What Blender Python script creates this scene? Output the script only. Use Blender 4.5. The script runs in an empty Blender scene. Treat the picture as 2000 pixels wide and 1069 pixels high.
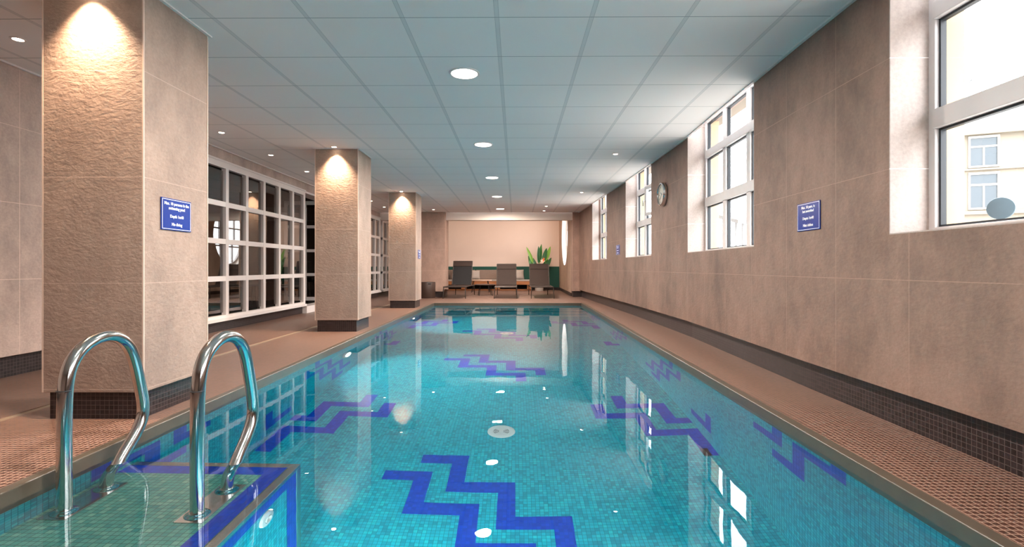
import bpy, math, random
from mathutils import Vector, Matrix
random.seed(7)
SC = bpy.context.scene
COL = SC.collection
PI = math.pi

# ------------------------------------------------------------------ key sizes (metres, camera over x=0,y=0)
CAMZ = 0.86
CEIL = 2.442
WAT = -0.06          # water level
PB = -1.46           # pool bottom
PXL = -1.96          # pool left side
PY0, PY1 = 0.40, 12.20
def pxr(y): return 1.505 + 0.0065 * (y - 1.6)     # pool right side
RW = [(-4.0, 1.99), (2.74, 2.00), (3.6, 2.01), (6.25, 2.09), (8.0, 2.065), (9.4, 2.03), (14.7, 1.83)]
def face(y):         # the gently bent window wall, plan line
    for (a, b), (c, d) in zip(RW, RW[1:]):
        if y <= c: return b + (d - b) * (y - a) / (c - a)
    return RW[-1][1]

# ------------------------------------------------------------------ mesh helper
class MB:
    def __init__(s): s.v = []; s.f = []; s.m = []
    def add(s, vs, fs, m=0):
        n = len(s.v); s.v += [tuple(p) for p in vs]
        for f in fs: s.f.append([n + i for i in f]); s.m.append(m)
        return s
    def box(s, a, b, m=0, M=None):
        x0, y0, z0 = [min(a[i], b[i]) for i in range(3)]; x1, y1, z1 = [max(a[i], b[i]) for i in range(3)]
        vs = [(x0,y0,z0),(x1,y0,z0),(x1,y1,z0),(x0,y1,z0),(x0,y0,z1),(x1,y0,z1),(x1,y1,z1),(x0,y1,z1)]
        if M: vs = [tuple(M @ Vector(p)) for p in vs]
        return s.add(vs, [(0,3,2,1),(4,5,6,7),(0,1,5,4),(1,2,6,5),(2,3,7,6),(3,0,4,7)], m)
    def hexa(s, lo, hi, m=0):      # lo, hi: four corners each, same order (counter-clockwise seen from above)
        return s.add(list(lo) + list(hi), [(0,3,2,1),(4,5,6,7),(0,1,5,4),(1,2,6,5),(2,3,7,6),(3,0,4,7)], m)
    def tube(s, pts, r, n=16, m=0, caps=True, closed=False):
        pts = [Vector(p) for p in pts]; rs = r if isinstance(r, (list, tuple)) else [r] * len(pts)
        up = None; rings = []
        for i, p in enumerate(pts):
            if closed: t = (pts[(i+1) % len(pts)] - pts[i-1]).normalized()
            else: t = (pts[min(i+1, len(pts)-1)] - pts[max(i-1, 0)]).normalized()
            if up is None:
                up = Vector((0,0,1)) if abs(t.z) < .9 else Vector((1,0,0))
            up = (up - t * up.dot(t)).normalized(); sd = t.cross(up)
            rings.append([p + (up * math.cos(a) + sd * math.sin(a)) * rs[i] for a in [2*PI*k/n for k in range(n)]])
        b = len(s.v)
        for R in rings: s.v += [tuple(q) for q in R]
        L = len(rings)
        for i in range(L if closed else L - 1):
            j = (i + 1) % L
            for k in range(n):
                s.f.append([b+i*n+k, b+i*n+(k+1) % n, b+j*n+(k+1) % n, b+j*n+k][::-1]); s.m.append(m)
        if caps and not closed:
            s.f.append([b+k for k in range(n)]); s.m.append(m)
            s.f.append([b+(L-1)*n+k for k in range(n)][::-1]); s.m.append(m)
        return s
    def lathe(s, prof, c=(0,0,0), n=32, m=0, M=None):     # prof: (r, z) from bottom axis outward
        b = len(s.v)
        for r, z in prof:
            for k in range(n):
                a = 2*PI*k/n; p = Vector((r*math.cos(a), r*math.sin(a), z))
                if M: p = M @ p
                s.v.append((p.x+c[0], p.y+c[1], p.z+c[2]))
        for i in range(len(prof)-1):
            for k in range(n):
                s.f.append([b+i*n+k, b+i*n+(k+1) % n, b+(i+1)*n+(k+1) % n, b+(i+1)*n+k]); s.m.append(m)
        s.f.append([b+k for k in range(n)][::-1]); s.m.append(m)
        s.f.append([b+(len(prof)-1)*n+k for k in range(n)]); s.m.append(m)
        return s
    def prism(s, poly, d, axis, m=0):                     # poly of 2-D points, extruded along axis from d[0] to d[1]
        n = len(poly)
        def P(p, w):
            return {'x': (w, p[0], p[1]), 'y': (p[0], w, p[1]), 'z': (p[0], p[1], w)}[axis]
        s.add([P(p, d[0]) for p in poly] + [P(p, d[1]) for p in poly],
              [list(range(n))[::-1], list(range(n, 2*n))] + [[i, (i+1) % n, n+(i+1) % n, n+i] for i in range(n)], m)
        return s

def build(name, mb, mats, parent=None, smooth=None, bevel=0, seg=2, subsurf=0, recalc=True):
    me = bpy.data.meshes.new(name)
    me.from_pydata(mb.v, [], mb.f)
    if not isinstance(mats, (list, tuple)): mats = [mats]
    for k in mats: me.materials.append(k)
    me.polygons.foreach_set('material_index', mb.m)
    if recalc:
        import bmesh
        bm = bmesh.new(); bm.from_mesh(me); bmesh.ops.recalc_face_normals(bm, faces=bm.faces); bm.to_mesh(me); bm.free()
    if smooth is not None:
        me.polygons.foreach_set('use_smooth', [True] * len(me.polygons)); me.set_sharp_from_angle(angle=math.radians(smooth))
    me.update()
    o = bpy.data.objects.new(name, me); COL.objects.link(o)
    if parent: o.parent = parent
    if bevel:
        b = o.modifiers.new('bevel', 'BEVEL'); b.width = bevel; b.segments = seg; b.limit_method = 'ANGLE'
    if subsurf:
        b = o.modifiers.new('subd', 'SUBSURF'); b.levels = subsurf; b.render_levels = subsurf
    return o

def tag(o, label=None, cat=None, group=None, kind=None):
    if label: o['label'] = label
    if cat: o['category'] = cat
    if group: o['group'] = group
    if kind: o['kind'] = kind
    return o
def thing(name, loc, label, cat, group=None, rz=0, kind=None):
    o = bpy.data.objects.new(name, None); o.empty_display_size = .1; COL.objects.link(o)
    o.location = loc; o.rotation_euler = (0, 0, rz)
    return tag(o, label, cat, group, kind)
def copy_tree(o, parent=None):
    c = o.copy(); COL.objects.link(c); c.parent = parent
    for ch in list(o.children): copy_tree(ch, c)
    return c

# ------------------------------------------------------------------ node helper
class NT:
    def __init__(s, name):
        s.mat = bpy.data.materials.new(name); s.mat.use_nodes = True
        s.t = s.mat.node_tree; s.n = s.t.nodes; s.l = s.t.links
        s.bsdf = s.n['Principled BSDF']; s.out = s.n['Material Output']
    def new(s, ty, **kw):
        n = s.n.new(ty)
        for k, v in kw.items(): setattr(n, k, v)
        return n
    def put(s, sock, v):
        if isinstance(v, bpy.types.NodeSocket): s.l.new(v, sock)
        elif v is not None: sock.default_value = v
    def m(s, op, a, b=None, c=None):
        n = s.new('ShaderNodeMath', operation=op)
        s.put(n.inputs[0], a); s.put(n.inputs[1], b); s.put(n.inputs[2], c)
        return n.outputs[0]
    def mix(s, f, a, b):
        n = s.new('ShaderNodeMix', data_type='RGBA')
        s.put(n.inputs[0], f); s.put(n.inputs[6], a if isinstance(a, bpy.types.NodeSocket) else (*a, 1)[:4]); s.put(n.inputs[7], b if isinstance(b, bpy.types.NodeSocket) else (*b, 1)[:4])
        return n.outputs[2]
    def coords(s):
        tc = s.new('ShaderNodeTexCoord'); sp = s.new('ShaderNodeSeparateXYZ'); s.l.new(tc.outputs['Object'], sp.inputs[0])
        return tc.outputs['Object'], sp.outputs
    def noise(s, vec, scale, detail=4, rough=.55, scl=None):
        if scl:
            mp = s.new('ShaderNodeMapping'); mp.inputs['Scale'].default_value = scl; s.l.new(vec, mp.inputs[0]); vec = mp.outputs[0]
        n = s.new('ShaderNodeTexNoise'); s.l.new(vec, n.inputs['Vector'])
        n.inputs['Scale'].default_value = scale; n.inputs['Detail'].default_value = detail; n.inputs['Roughness'].default_value = rough
        return n.outputs['Fac']
    def ramp(s, f, stops):
        n = s.new('ShaderNodeValToRGB'); s.l.new(f, n.inputs[0]); cr = n.color_ramp
        while len(cr.elements) < len(stops): cr.elements.new(.5)
        for e, (p, c) in zip(cr.elements, stops): e.position = p; e.color = (*c, 1)
        return n.outputs[0]
    def line(s, co, off, per, hw):      # 1 inside a band of half width hw around off + k * per
        a = s.m('ADD', co, -off + per / 2 + 100 * per)
        a = s.m('MODULO', a, per); a = s.m('SUBTRACT', a, per / 2); a = s.m('ABSOLUTE', a)
        return s.m('LESS_THAN', a, hw)
    def bump(s, h, strength, dist, base=None):
        b = s.new('ShaderNodeBump'); b.inputs['Strength'].default_value = strength; b.inputs['Distance'].default_value = dist
        s.l.new(h, b.inputs['Height'])
        if base: s.l.new(base, b.inputs['Normal'])
        return b.outputs[0]
    def set(s, color=None, rough=None, metal=None, normal=None, spec=None, ior=None):
        i = s.bsdf.inputs
        if color is not None: s.put(i['Base Color'], color if isinstance(color, bpy.types.NodeSocket) else (*color, 1))
        if rough is not None: s.put(i['Roughness'], rough)
        if metal is not None: s.put(i['Metallic'], metal)
        if normal is not None: s.put(i['Normal'], normal)
        if spec is not None: s.put(i['Specular IOR Level'], spec)
        if ior is not None: s.put(i['IOR'], ior)
        return s.mat

def lin(r, g, b):
    f = lambda c: (c/255/12.92) if c/255 <= .04045 else ((c/255+.055)/1.055)**2.4
    return (f(r), f(g), f(b))

def plain(name, col, rough=.5, metal=0, nscale=0, namt=.06, spec=None, bump=0):
    t = NT(name); vec, _ = t.coords()
    c = col
    if nscale:
        f = t.noise(vec, nscale, 3)
        c = t.mix(f, tuple(x*(1-namt*2) for x in col), tuple(min(1, x*(1+namt*2)) for x in col))
    nm = None
    if bump: nm = t.bump(t.noise(vec, nscale*4 or 60, 4), bump, .002)
    return t.set(c, rough, metal, nm, spec)

def stone(name, base, joints, bump=.5, rough=.62, streak=(1, 1, .5), amt=.13, jc=None, rel=.006):
    """large slate-look tiles; joints = [(axis index, offset, period)]"""
    t = NT(name); vec, P = t.coords()
    big = t.noise(vec, 1.7, 5, .6, streak)
    n2 = t.noise(vec, 7, 6, .62, (1.3, 1.3, .8))
    n3 = t.noise(vec, 55, 4, .6)
    f = t.m('ADD', t.m('MULTIPLY', big, .62), t.m('MULTIPLY', n2, .38))
    d = tuple(x * (1 - amt*1.8) for x in base); l = tuple(min(1, x * (1 + amt*1.6)) for x in base)
    c = t.ramp(f, [(.34, (d[0]*.98, d[1]*.98, d[2]*1.0)), (.52, base), (.68, l)])
    g = t.ramp(n3, [(.3, (.88,.88,.88)), (.7, (1.06, 1.06, 1.06))])
    mm = t.new('ShaderNodeMix', data_type='RGBA', blend_type='MULTIPLY'); mm.inputs[0].default_value = 1
    t.l.new(c, mm.inputs[6]); t.l.new(g, mm.inputs[7]); c = mm.outputs[2]
    mask = None
    for ax, off, per in joints:
        k = t.line(P[ax], off, per, .0022)
        mask = k if mask is None else t.m('MAXIMUM', mask, k)
    # warped ridges of the cleft stone
    w = t.new('ShaderNodeTexNoise'); w.inputs['Scale'].default_value = 2.5; w.inputs['Detail'].default_value = 3
    t.l.new(vec, w.inputs['Vector'])
    vm = t.new('ShaderNodeVectorMath', operation='MULTIPLY_ADD'); t.l.new(w.outputs['Color'], vm.inputs[0])
    vm.inputs[1].default_value = (.12, .12, .12); t.l.new(vec, vm.inputs[2])
    mp = t.new('ShaderNodeMapping'); mp.inputs['Rotation'].default_value = (.35, .45, .2); mp.inputs['Scale'].default_value = (1, 1, 1.7)
    t.l.new(vm.outputs[0], mp.inputs[0])
    rd = t.new('ShaderNodeTexNoise'); rd.inputs['Scale'].default_value = 27; rd.inputs['Detail'].default_value = 7; rd.inputs['Roughness'].default_value = .6
    t.l.new(mp.outputs[0], rd.inputs['Vector'])
    h = t.m('ADD', t.m('MULTIPLY', rd.outputs['Fac'], 1.0), t.m('MULTIPLY', n3, .16))
    if mask:
        c = t.mix(mask, c, jc or tuple(min(1, x*1.35) for x in base))
        h = t.m('SUBTRACT', h, t.m('MULTIPLY', mask, .25))
    return t.set(c, rough, 0, t.bump(h, bump, rel), .35)

def mosaic(name, pal, grout, size=.0265, gw=.0016, rough=.3, spec=.5, bump=.35, off=(.003, .003, .003), big=0):
    t = NT(name); vec, P = t.coords()
    g = t.new('ShaderNodeNewGeometry'); sp = t.new('ShaderNodeSeparateXYZ')
    vt = t.new('ShaderNodeVectorTransform', vector_type='NORMAL', convert_from='WORLD', convert_to='OBJECT')
    t.l.new(g.outputs['True Normal'], vt.inputs[0]); t.l.new(vt.outputs[0], sp.inputs[0])
    ids = []; mask = None
    for i in range(3):
        on = t.m('LESS_THAN', t.m('ABSOLUTE', sp.outputs[i]), .6)      # this axis lies in the surface
        c = t.m('DIVIDE', t.m('ADD', P[i], off[i] + 50*size), size)
        fr = t.m('ABSOLUTE', t.m('SUBTRACT', t.m('FRACT', c), .5))
        k = t.m('MULTIPLY', t.m('GREATER_THAN', fr, .5 - gw / size), on)
        mask = k if mask is None else t.m('MAXIMUM', mask, k)
        ids.append(t.m('MULTIPLY', t.m('FLOOR', c), on))
    cb = t.new('ShaderNodeCombineXYZ')
    for i in range(3): t.l.new(ids[i], cb.inputs[i])
    wn = t.new('ShaderNodeTexWhiteNoise'); t.l.new(cb.outputs[0], wn.inputs['Vector'])
    n = len(pal)
    c = t.ramp(wn.outputs['Value'], [(i / n + .5 / n, p) for i, p in enumerate(pal)])
    if big:
        f = t.noise(vec, 1.3, 3)
        r = t.ramp(f, [(.3, (1-big,)*3), (.7, (1+big,)*3)])
        mm = t.new('ShaderNodeMix', data_type='RGBA', blend_type='MULTIPLY'); mm.inputs[0].default_value = 1
        t.l.new(c, mm.inputs[6]); t.l.new(r, mm.inputs[7]); c = mm.outputs[2]
    c = t.mix(mask, c, grout)
    r = t.m('ADD', t.m('MULTIPLY', mask, .4), rough)
    h = t.m('SUBTRACT', 1.0, mask)
    return t.set(c, r, 0, t.bump(h, bump, .0012), spec)

def emit(name, col, s):
    t = NT(name); e = t.new('ShaderNodeEmission'); e.inputs[0].default_value = (*col, 1); e.inputs[1].default_value = s
    t.l.new(e.outputs[0], t.out.inputs[0]); return t.mat

# ------------------------------------------------------------------ materials
SB = lin(174, 142, 127)
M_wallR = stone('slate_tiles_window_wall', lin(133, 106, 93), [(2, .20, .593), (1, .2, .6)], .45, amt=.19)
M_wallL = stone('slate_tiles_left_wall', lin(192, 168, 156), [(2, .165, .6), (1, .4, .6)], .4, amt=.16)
M_pier = stone('slate_tiles_pier', SB, [(2, .165, .6)], .4)
M_pillF = stone('rough_slate_tiles_pillar', lin(156, 133, 120), [(2, .17, .6)], .75, .6, rel=.0065, amt=.15)
M_side = stone('slate_tiles_alcove', lin(196, 165, 145), [(2, .165, .6), (1, .4, .6)], .3)
DEEP = .85
M_deck = mosaic('brown_mosaic_floor', [lin(70,46,38), lin(82,55,47), lin(92,63,54), lin(76,51,43)], lin(158,126,110), .0262, .0024, .33, .45, .3, big=.12)
M_skirt = mosaic('dark_mosaic_plinth', [lin(24,16,17), lin(32,23,24), lin(40,30,32)], lin(84,72,70), .0262, .0013, .28, .5, .3)
M_teal = mosaic('turquoise_mosaic', [lin(0,148,172), lin(0,170,194), lin(6,188,208), lin(0,158,182), lin(30,200,210), lin(0,178,200)], lin(0,120,140), .0262, .0013, .3, .4, .3, big=.05)
M_teal2 = mosaic('grey_turquoise_mosaic', [lin(80,168,158), lin(110,190,174), lin(66,158,154), lin(134,202,184), lin(92,178,168)], lin(70,118,114), .0262, .0014, .3, .4, .3)
M_blue = mosaic('cobalt_mosaic', [lin(0,60,184), lin(0,66,194), lin(0,72,202), lin(0,56,176)], lin(6,70,170), .0262, .001, .3, .4, .2)
M_cop = plain('smooth_grey_brown_stone', lin(80, 72, 62), .28, 0, 14, .12, .5)
M_strip = plain('pale_drain_strip', lin(150, 132, 112), .45, 0, 20, .06)
M_white = plain('white_gloss_paint', lin(232, 222, 218), .35, 0, 3, .015)
M_whitew = plain('window_frame_paint', lin(192, 186, 185), .4, 0, 8, .03)
M_reveal = stone('pale_reveal_tiles', lin(176, 162, 155), [(2, .20, .593)], .25, amt=.05, jc=lin(240,235,230))
M_gasket = plain('black_rubber_gasket', lin(30, 34, 40), .6)
M_peach = plain('peach_plaster', lin(238, 214, 203), .85, 0, 2, .015)
M_green = plain('dark_green_panel', lin(12, 78, 66), .6, 0, 6, .06)
M_plaster = plain('off_white_plaster', lin(214, 200, 190), .85, 0, 3, .02)
M_ochre = plain('pale_ochre_render', lin(176, 152, 120), .9, 0, 10, .04)
M_fac = plain('darkened_stone_facade', lin(112, 104, 92), .9, 0, 2, .04)  # stone set darker than its own tone so the bright sky won't bleach it
M_asph = plain('grey_paving', lin(182, 178, 172), .9, 0, 3, .08)
M_grey = plain('light_grey_render', lin(205, 200, 195), .9, 0, 5, .05)
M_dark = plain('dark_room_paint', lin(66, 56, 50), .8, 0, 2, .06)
M_steel = NT('brushed_stainless_steel')
_v, _p = M_steel.coords()
M_steel = M_steel.set((.63, .62, .60), M_steel.m('ADD', M_steel.m('MULTIPLY', M_steel.noise(_v, 40, 3), .1), .07), 1.0)
M_trimsteel = plain('steel_edge_trim', (.55, .50, .45), .25, 1)
M_chrome = plain('chrome', (.7, .7, .7), .08, 1)
M_frame = plain('bronze_grey_metal', lin(66, 56, 50), .4, .4)
M_wood = NT('oak_wood'); _v, _p = M_wood.coords()
M_wood = M_wood.set(M_wood.ramp(M_wood.noise(_v, 9, 5, .6, (.4, 1, 6)), [(.3, lin(150,88,48)), (.7, lin(196,128,78))]), .5)
M_lightwood = plain('pale_table_top', lin(228, 194, 174), .5, 0, 12, .08)
M_tabledark = plain('dark_table_top', lin(82, 62, 54), .3, 0, 8, .08)
M_blackmetal = plain('black_metal', lin(28, 24, 24), .45, .5)
M_fabric = plain('grey_taupe_fabric', lin(142, 122, 112), .95, 0, 30, .06, bump=.3)
M_fabricl = plain('light_grey_fabric', lin(182, 168, 160), .95, 0, 30, .05, bump=.3)
M_fabricb = plain('brown_fabric', lin(96, 74, 62), .95, 0, 30, .05, bump=.3)
M_basket = plain('dark_brown_leatherette', lin(66, 48, 40), .5, 0, 20, .08)
M_hole = plain('black_interior', (.004, .004, .004), .9)
M_signb = plain('blue_sign_panel', lin(0, 46, 132), .25, 0)
M_signw = plain('white_sign_print', lin(238, 240, 246), .5)
M_leafA = plain('leaf_green', lin(58, 112, 44), .45, 0, 8, .15)
M_leafB = plain('leaf_dark_green', lin(36, 84, 42), .45, 0, 8, .15)
M_leafC = plain('leaf_yellow_green', lin(108, 148, 44), .45, 0, 8, .15)
M_petal = plain('orange_petal', lin(232, 96, 40), .5)
M_petalw = plain('cream_petal', lin(240, 222, 200), .5)
M_pot = plain('white_planter', lin(200, 190, 182), .6, 0, 10, .04)
M_soil = plain('soil', lin(48, 34, 26), .95, 0, 40, .2)
M_white2 = plain('white_abs_plastic', lin(222, 228, 228), .35)
M_slot = plain('drain_slot_shadow_gap', lin(10, 60, 72), .8)
def sling_mat(name, col):
    t = NT(name); vec, P = t.coords()
    a = t.line(P[0], 0, .008, .0013); 
    c = t.mix(a, col, tuple(x*.5 for x in col))
    bs = t.bsdf; t.set(c, .8)
    tr = t.new('ShaderNodeBsdfTransparent'); mx = t.new('ShaderNodeMixShader'); mx.inputs[0].default_value = .93
    t.l.new(tr.outputs[0], mx.inputs[1]); t.l.new(bs.outputs[0], mx.inputs[2]); t.l.new(mx.outputs[0], t.out.inputs[0])
    return t.mat
M_sling = sling_mat('taupe_mesh_fabric', lin(62, 44, 36))
M_slingd = sling_mat('dark_grey_mesh_fabric', lin(32, 29, 30))
M_led = emit('led_diffuser', (1, .93, .84), 9)
M_spot = emit('spot_lamp', (1, .82, .62), 22)
M_poolamp = emit('pool_lamp_lens', (.82, 1, .97), 7)

def glass(name, tint, refl=.0, rough=0.0, ior=1.5):
    t = NT(name); t.n.remove(t.bsdf)
    tr = t.new('ShaderNodeBsdfTransparent'); tr.inputs[0].default_value = (*tint, 1)
    gl = t.new('ShaderNodeBsdfGlossy'); gl.inputs['Roughness'].default_value = rough
    fr = t.new('ShaderNodeFresnel'); ge = t.new('ShaderNodeNewGeometry')
    t.l.new(t.m('ADD', t.m('MULTIPLY', ge.outputs['Backfacing'], 1/ior - ior), ior), fr.inputs[0])
    f = t.m('ADD', fr.outputs[0], refl); f = t.m('MINIMUM', f, 1.0)
    mx = t.new('ShaderNodeMixShader'); t.l.new(f, mx.inputs[0]); t.l.new(tr.outputs[0], mx.inputs[1]); t.l.new(gl.outputs[0], mx.inputs[2])
    t.l.new(mx.outputs[0], t.out.inputs[0]); return t.mat
M_glass = glass('clear_window_glass', (.96, .98, .98))
M_pane = glass('smoked_partition_glass', (.50, .46, .43), .22)

t = NT('pool_water'); t.n.remove(t.bsdf)
g = t.new('ShaderNodeBsdfGlass'); g.inputs['IOR'].default_value = 1.333; g.inputs['Roughness'].default_value = 0
g.inputs['Color'].default_value = (.97, 1, 1, 1)
vec, P = t.coords()
h = t.m('ADD', t.noise(vec, 1.6, 2, .5), t.m('MULTIPLY', t.noise(vec, 7, 2, .5), .12))
t.l.new(t.bump(h, .10, .02), g.inputs['Normal'])
t.l.new(g.outputs[0], t.out.inputs[0])
M_water = t.mat

# suspended ceiling: 600 mm tiles, wide rails one way, thin shadow joints the other
t = NT('ceiling_tiles'); vec, P = t.coords()
rail = t.line(P[0], -.119, .6, .012); edge = t.m('SUBTRACT', t.line(P[0], -.119, .6, .0145), rail)
thin = t.line(P[1], 3.216, .6, .0035)
col = lin(214, 216, 217)
c = t.mix(rail, t.mix(t.noise(vec, .9, 2), lin(238, 232, 229), lin(243, 238, 235)), lin(222, 219, 217))
c = t.mix(edge, c, lin(190, 188, 187)); c = t.mix(thin, c, lin(165, 165, 165))
M_ceil = t.set(c, .9, 0, t.bump(t.m('ADD', t.m('MULTIPLY', t.noise(vec, 120, 3), .1), t.m('SUBTRACT', 1.0, t.m('MAXIMUM', thin, edge))), .3, .002))
M_gyp = plain('smooth_ceiling_board', lin(205, 200, 195), .9, 0, 2, .01)

# ------------------------------------------------------------------ setting: floor, ceiling, walls
mb = MB()
SLOT = (-2.93, -2.87)
def cop_r(y): return pxr(y) + .058
# deck pieces around the pool
XL, XR, YN, YF = -4.6, 2.45, -4.0, 19.6
mb.box((XL, YN, -.14), (SLOT[0], YF, 0)); mb.box((SLOT[1], YN, -.14), (PXL - .045, YF, 0))
mb.box((PXL - .045, YN, -.14), (XR, PY0 - .058, 0)); mb.box((PXL - .045, PY1 + .05, -.14), (XR, YF, 0))
ya, yb = PY0 - .058, PY1 + .05
mb.hexa([(cop_r(ya), ya, -.14), (XR, ya, -.14), (XR, yb, -.14), (cop_r(yb), yb, -.14)], [(cop_r(ya), ya, 0), (XR, ya, 0), (XR, yb, 0), (cop_r(yb), yb, 0)])
tag(build('floor', mb, M_deck), 'brown mosaic tiled pool deck around the water', kind='structure')
tag(build('trim_1', MB().box((SLOT[0], YN, -.14), (SLOT[1], YF, -.004)), M_strip), 'pale drain strip running along the left deck', kind='structure')

mb = MB(); ys = [-4.0, 2.74, 3.6, 6.25, 8.0, 9.4, 14.7]
for a, b in zip(ys, ys[1:]):
    mb.hexa([(-3.93, a, CEIL), (face(a), a, CEIL), (face(b), b, CEIL), (-3.93, b, CEIL)], [(-3.93, a, CEIL+.08), (face(a), a, CEIL+.08), (face(b), b, CEIL+.08), (-3.93, b, CEIL+.08)])
tag(build('ceiling', mb, M_ceil), 'white suspended ceiling of square tiles', kind='structure')
# shadow trim along the window wall and the left wall, at ceiling level
mb = MB()
for a, b in zip(ys, ys[1:]):
    mb.hexa([(face(a)-.022, a, CEIL-.012), (face(a)+.002, a, CEIL-.012), (face(b)+.002, b, CEIL-.012), (face(b)-.022, b, CEIL-.012)], [(face(a)-.022, a, CEIL), (face(a)+.002, a, CEIL), (face(b)+.002, b, CEIL), (face(b)-.022, b, CEIL)])
tag(build('trim_2', mb, M_white), 'thin white edge strip between ceiling and window wall', kind='structure')
tag(build('trim_3', MB().box((-3.928, -4, CEIL-.014), (-3.906, 14.7, CEIL)), M_white), 'thin white edge strip between ceiling and left wall', kind='structure')
tag(build('ceiling_alcove', MB().box((-7.6, 14.95, 2.95), (2.3, 19.6, 3.03)), M_gyp), 'plain higher ceiling of the lounge alcove', kind='structure')

# window wall: slabs between the openings
SILL, HEAD, TH = 1.035, 2.62, .33
WIN = [(-1.10, .74), (.90, 2.736), (4.35, 6.19), (7.77, 9.40), (10.99, 12.67)]
mb = MB()
def slab(y0, y1, z0, z1, x0=0, x1=TH):
    cut = [y0] + [k for k, _ in RW if y0 < k < y1] + [y1]
    for a, b in zip(cut, cut[1:]):
        mb.hexa([(face(a)+x0, a, z0), (face(a)+x1, a, z0), (face(b)+x1, b, z0), (face(b)+x0, b, z0)], [(face(a)+x0, a, z1), (face(a)+x1, a, z1), (face(b)+x1, b, z1), (face(b)+x0, b, z1)])
BOT = .205
slab(-4.0, 14.7, BOT, SILL)
edges = [-4.0] + [k for w in WIN for k in w] + [14.7]
for a, b in zip(edges[0::2], edges[1::2]): slab(a, b, SILL, 2.8)
for a, b in WIN: slab(a, b, HEAD, 2.8)
slab(-4.0, 14.7, -.3, BOT, .09, TH)
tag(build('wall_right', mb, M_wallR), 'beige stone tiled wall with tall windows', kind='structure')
mb = MB(); slab(-4.0, 14.7, 0, BOT + .004, .075, .10)
tag(build('baseboard_right', mb, M_skirt), 'dark mosaic plinth below the window wall', kind='structure')

# left wall
mb = MB().box((-4.2, -4, .17), (-3.93, 5.87, 2.8)).box((-4.2, 5.87, 2.285), (-3.93, 14.7, 2.8)).box((-4.2, -4, -.1), (-4.0, 5.87, .17))
tag(build('wall_left', mb, M_wallL), 'beige stone tiled wall on the left side', kind='structure')
mb = MB().box((-4.05, -4, 0), (-3.985, 9.57, .155)).box((-4.05, 10.72, 0), (-3.985, 14.7, .155))
tag(build('baseboard_left', mb, M_skirt), 'dark mosaic plinth below the glazed partition', kind='structure')
mb = MB().box((-4.6, -4.15, -.1), (2.6, -4.0, 2.8))
tag(build('wall_rear', mb, M_wallL), 'stone tiled wall behind the viewpoint', kind='structure')

# alcove: back wall in two colours, right side wall with the round opening
GZ = .885
tag(build('wall_back', MB().box((-7.6, 19.3, GZ), (2.1, 19.5, 3.0)), M_peach), 'peach painted back wall of the lounge', kind='structure')
tag(build('trim_4', MB().box((-7.6, 19.27, .10), (1.655, 19.32, GZ)), M_green), 'dark green wainscot along the lounge back wall', kind='structure')
tag(build('baseboard_back', MB().box((-7.6, 19.25, 0), (1.66, 19.32, .10)), M_skirt), 'dark plinth along the lounge back wall', kind='structure')
# side wall with circle cut: ring of quads
def ring_wall(xa, xb, y0, y1, z0, z1, cy, cz, r, n=64):
    m2 = MB(); pts_o = []; pts_i = []
    for k in range(n):
        a = 2*PI*k/n; c, s = math.cos(a), math.sin(a)
        t = min(((y1-cy)/c if c > 1e-6 else (y0-cy)/c if c < -1e-6 else 1e9), ((z1-cz)/s if s > 1e-6 else (z0-cz)/s if s < -1e-6 else 1e9))
        pts_o.append((cy + c*t, cz + s*t)); pts_i.append((cy + c*r, cz + s*r))
    # snap the nearest outer point to each corner
    for C in [(y0,z0),(y0,z1),(y1,z0),(y1,z1)]:
        k = min(range(n), key=lambda i: (pts_o[i][0]-C[0])**2 + (pts_o[i][1]-C[1])**2); pts_o[k] = C
    for k in range(n):
        j = (k+1) % n; o0, o1, i0, i1 = pts_o[k], pts_o[j], pts_i[k], pts_i[j]
        m2.add([(xa,*o0),(xa,*o1),(xa,*i1),(xa,*i0),(xb,*o0),(xb,*o1),(xb,*i1),(xb,*i0)], [(0,1,2,3),(4,7,6,5),(3,2,6,7),(0,4,5,1)])
    return m2
CY, CZ_, CR = 17.17, 1.93, 1.0
mb = ring_wall(1.65, 1.95, 15.1, 19.5, .10, 3.0, CY, CZ_, CR)
wsd = mb; mb.m = [1 if i % 4 == 2 else 0 for i in range(len(mb.f))]
tag(build('wall_side', mb, [M_side, M_white], smooth=30), 'stone tiled side wall of the lounge with a round window opening', kind='structure')
tag(build('baseboard_side', MB().box((1.64, 15.1, 0), (1.95, 19.3, .10)), M_skirt), 'dark plinth below the round window wall', kind='structure')
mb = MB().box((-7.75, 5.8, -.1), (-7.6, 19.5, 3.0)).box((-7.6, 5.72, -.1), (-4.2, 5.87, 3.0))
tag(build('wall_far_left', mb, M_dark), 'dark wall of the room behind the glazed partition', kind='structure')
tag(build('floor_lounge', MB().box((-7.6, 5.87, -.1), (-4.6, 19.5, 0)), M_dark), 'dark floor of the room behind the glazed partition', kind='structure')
tag(build('ceiling_lounge', MB().box((-7.6, 5.87, 2.6), (-4.2, 14.95, 2.7)), M_dark), 'dim ceiling of the room behind the glazed partition', kind='structure')
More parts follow.
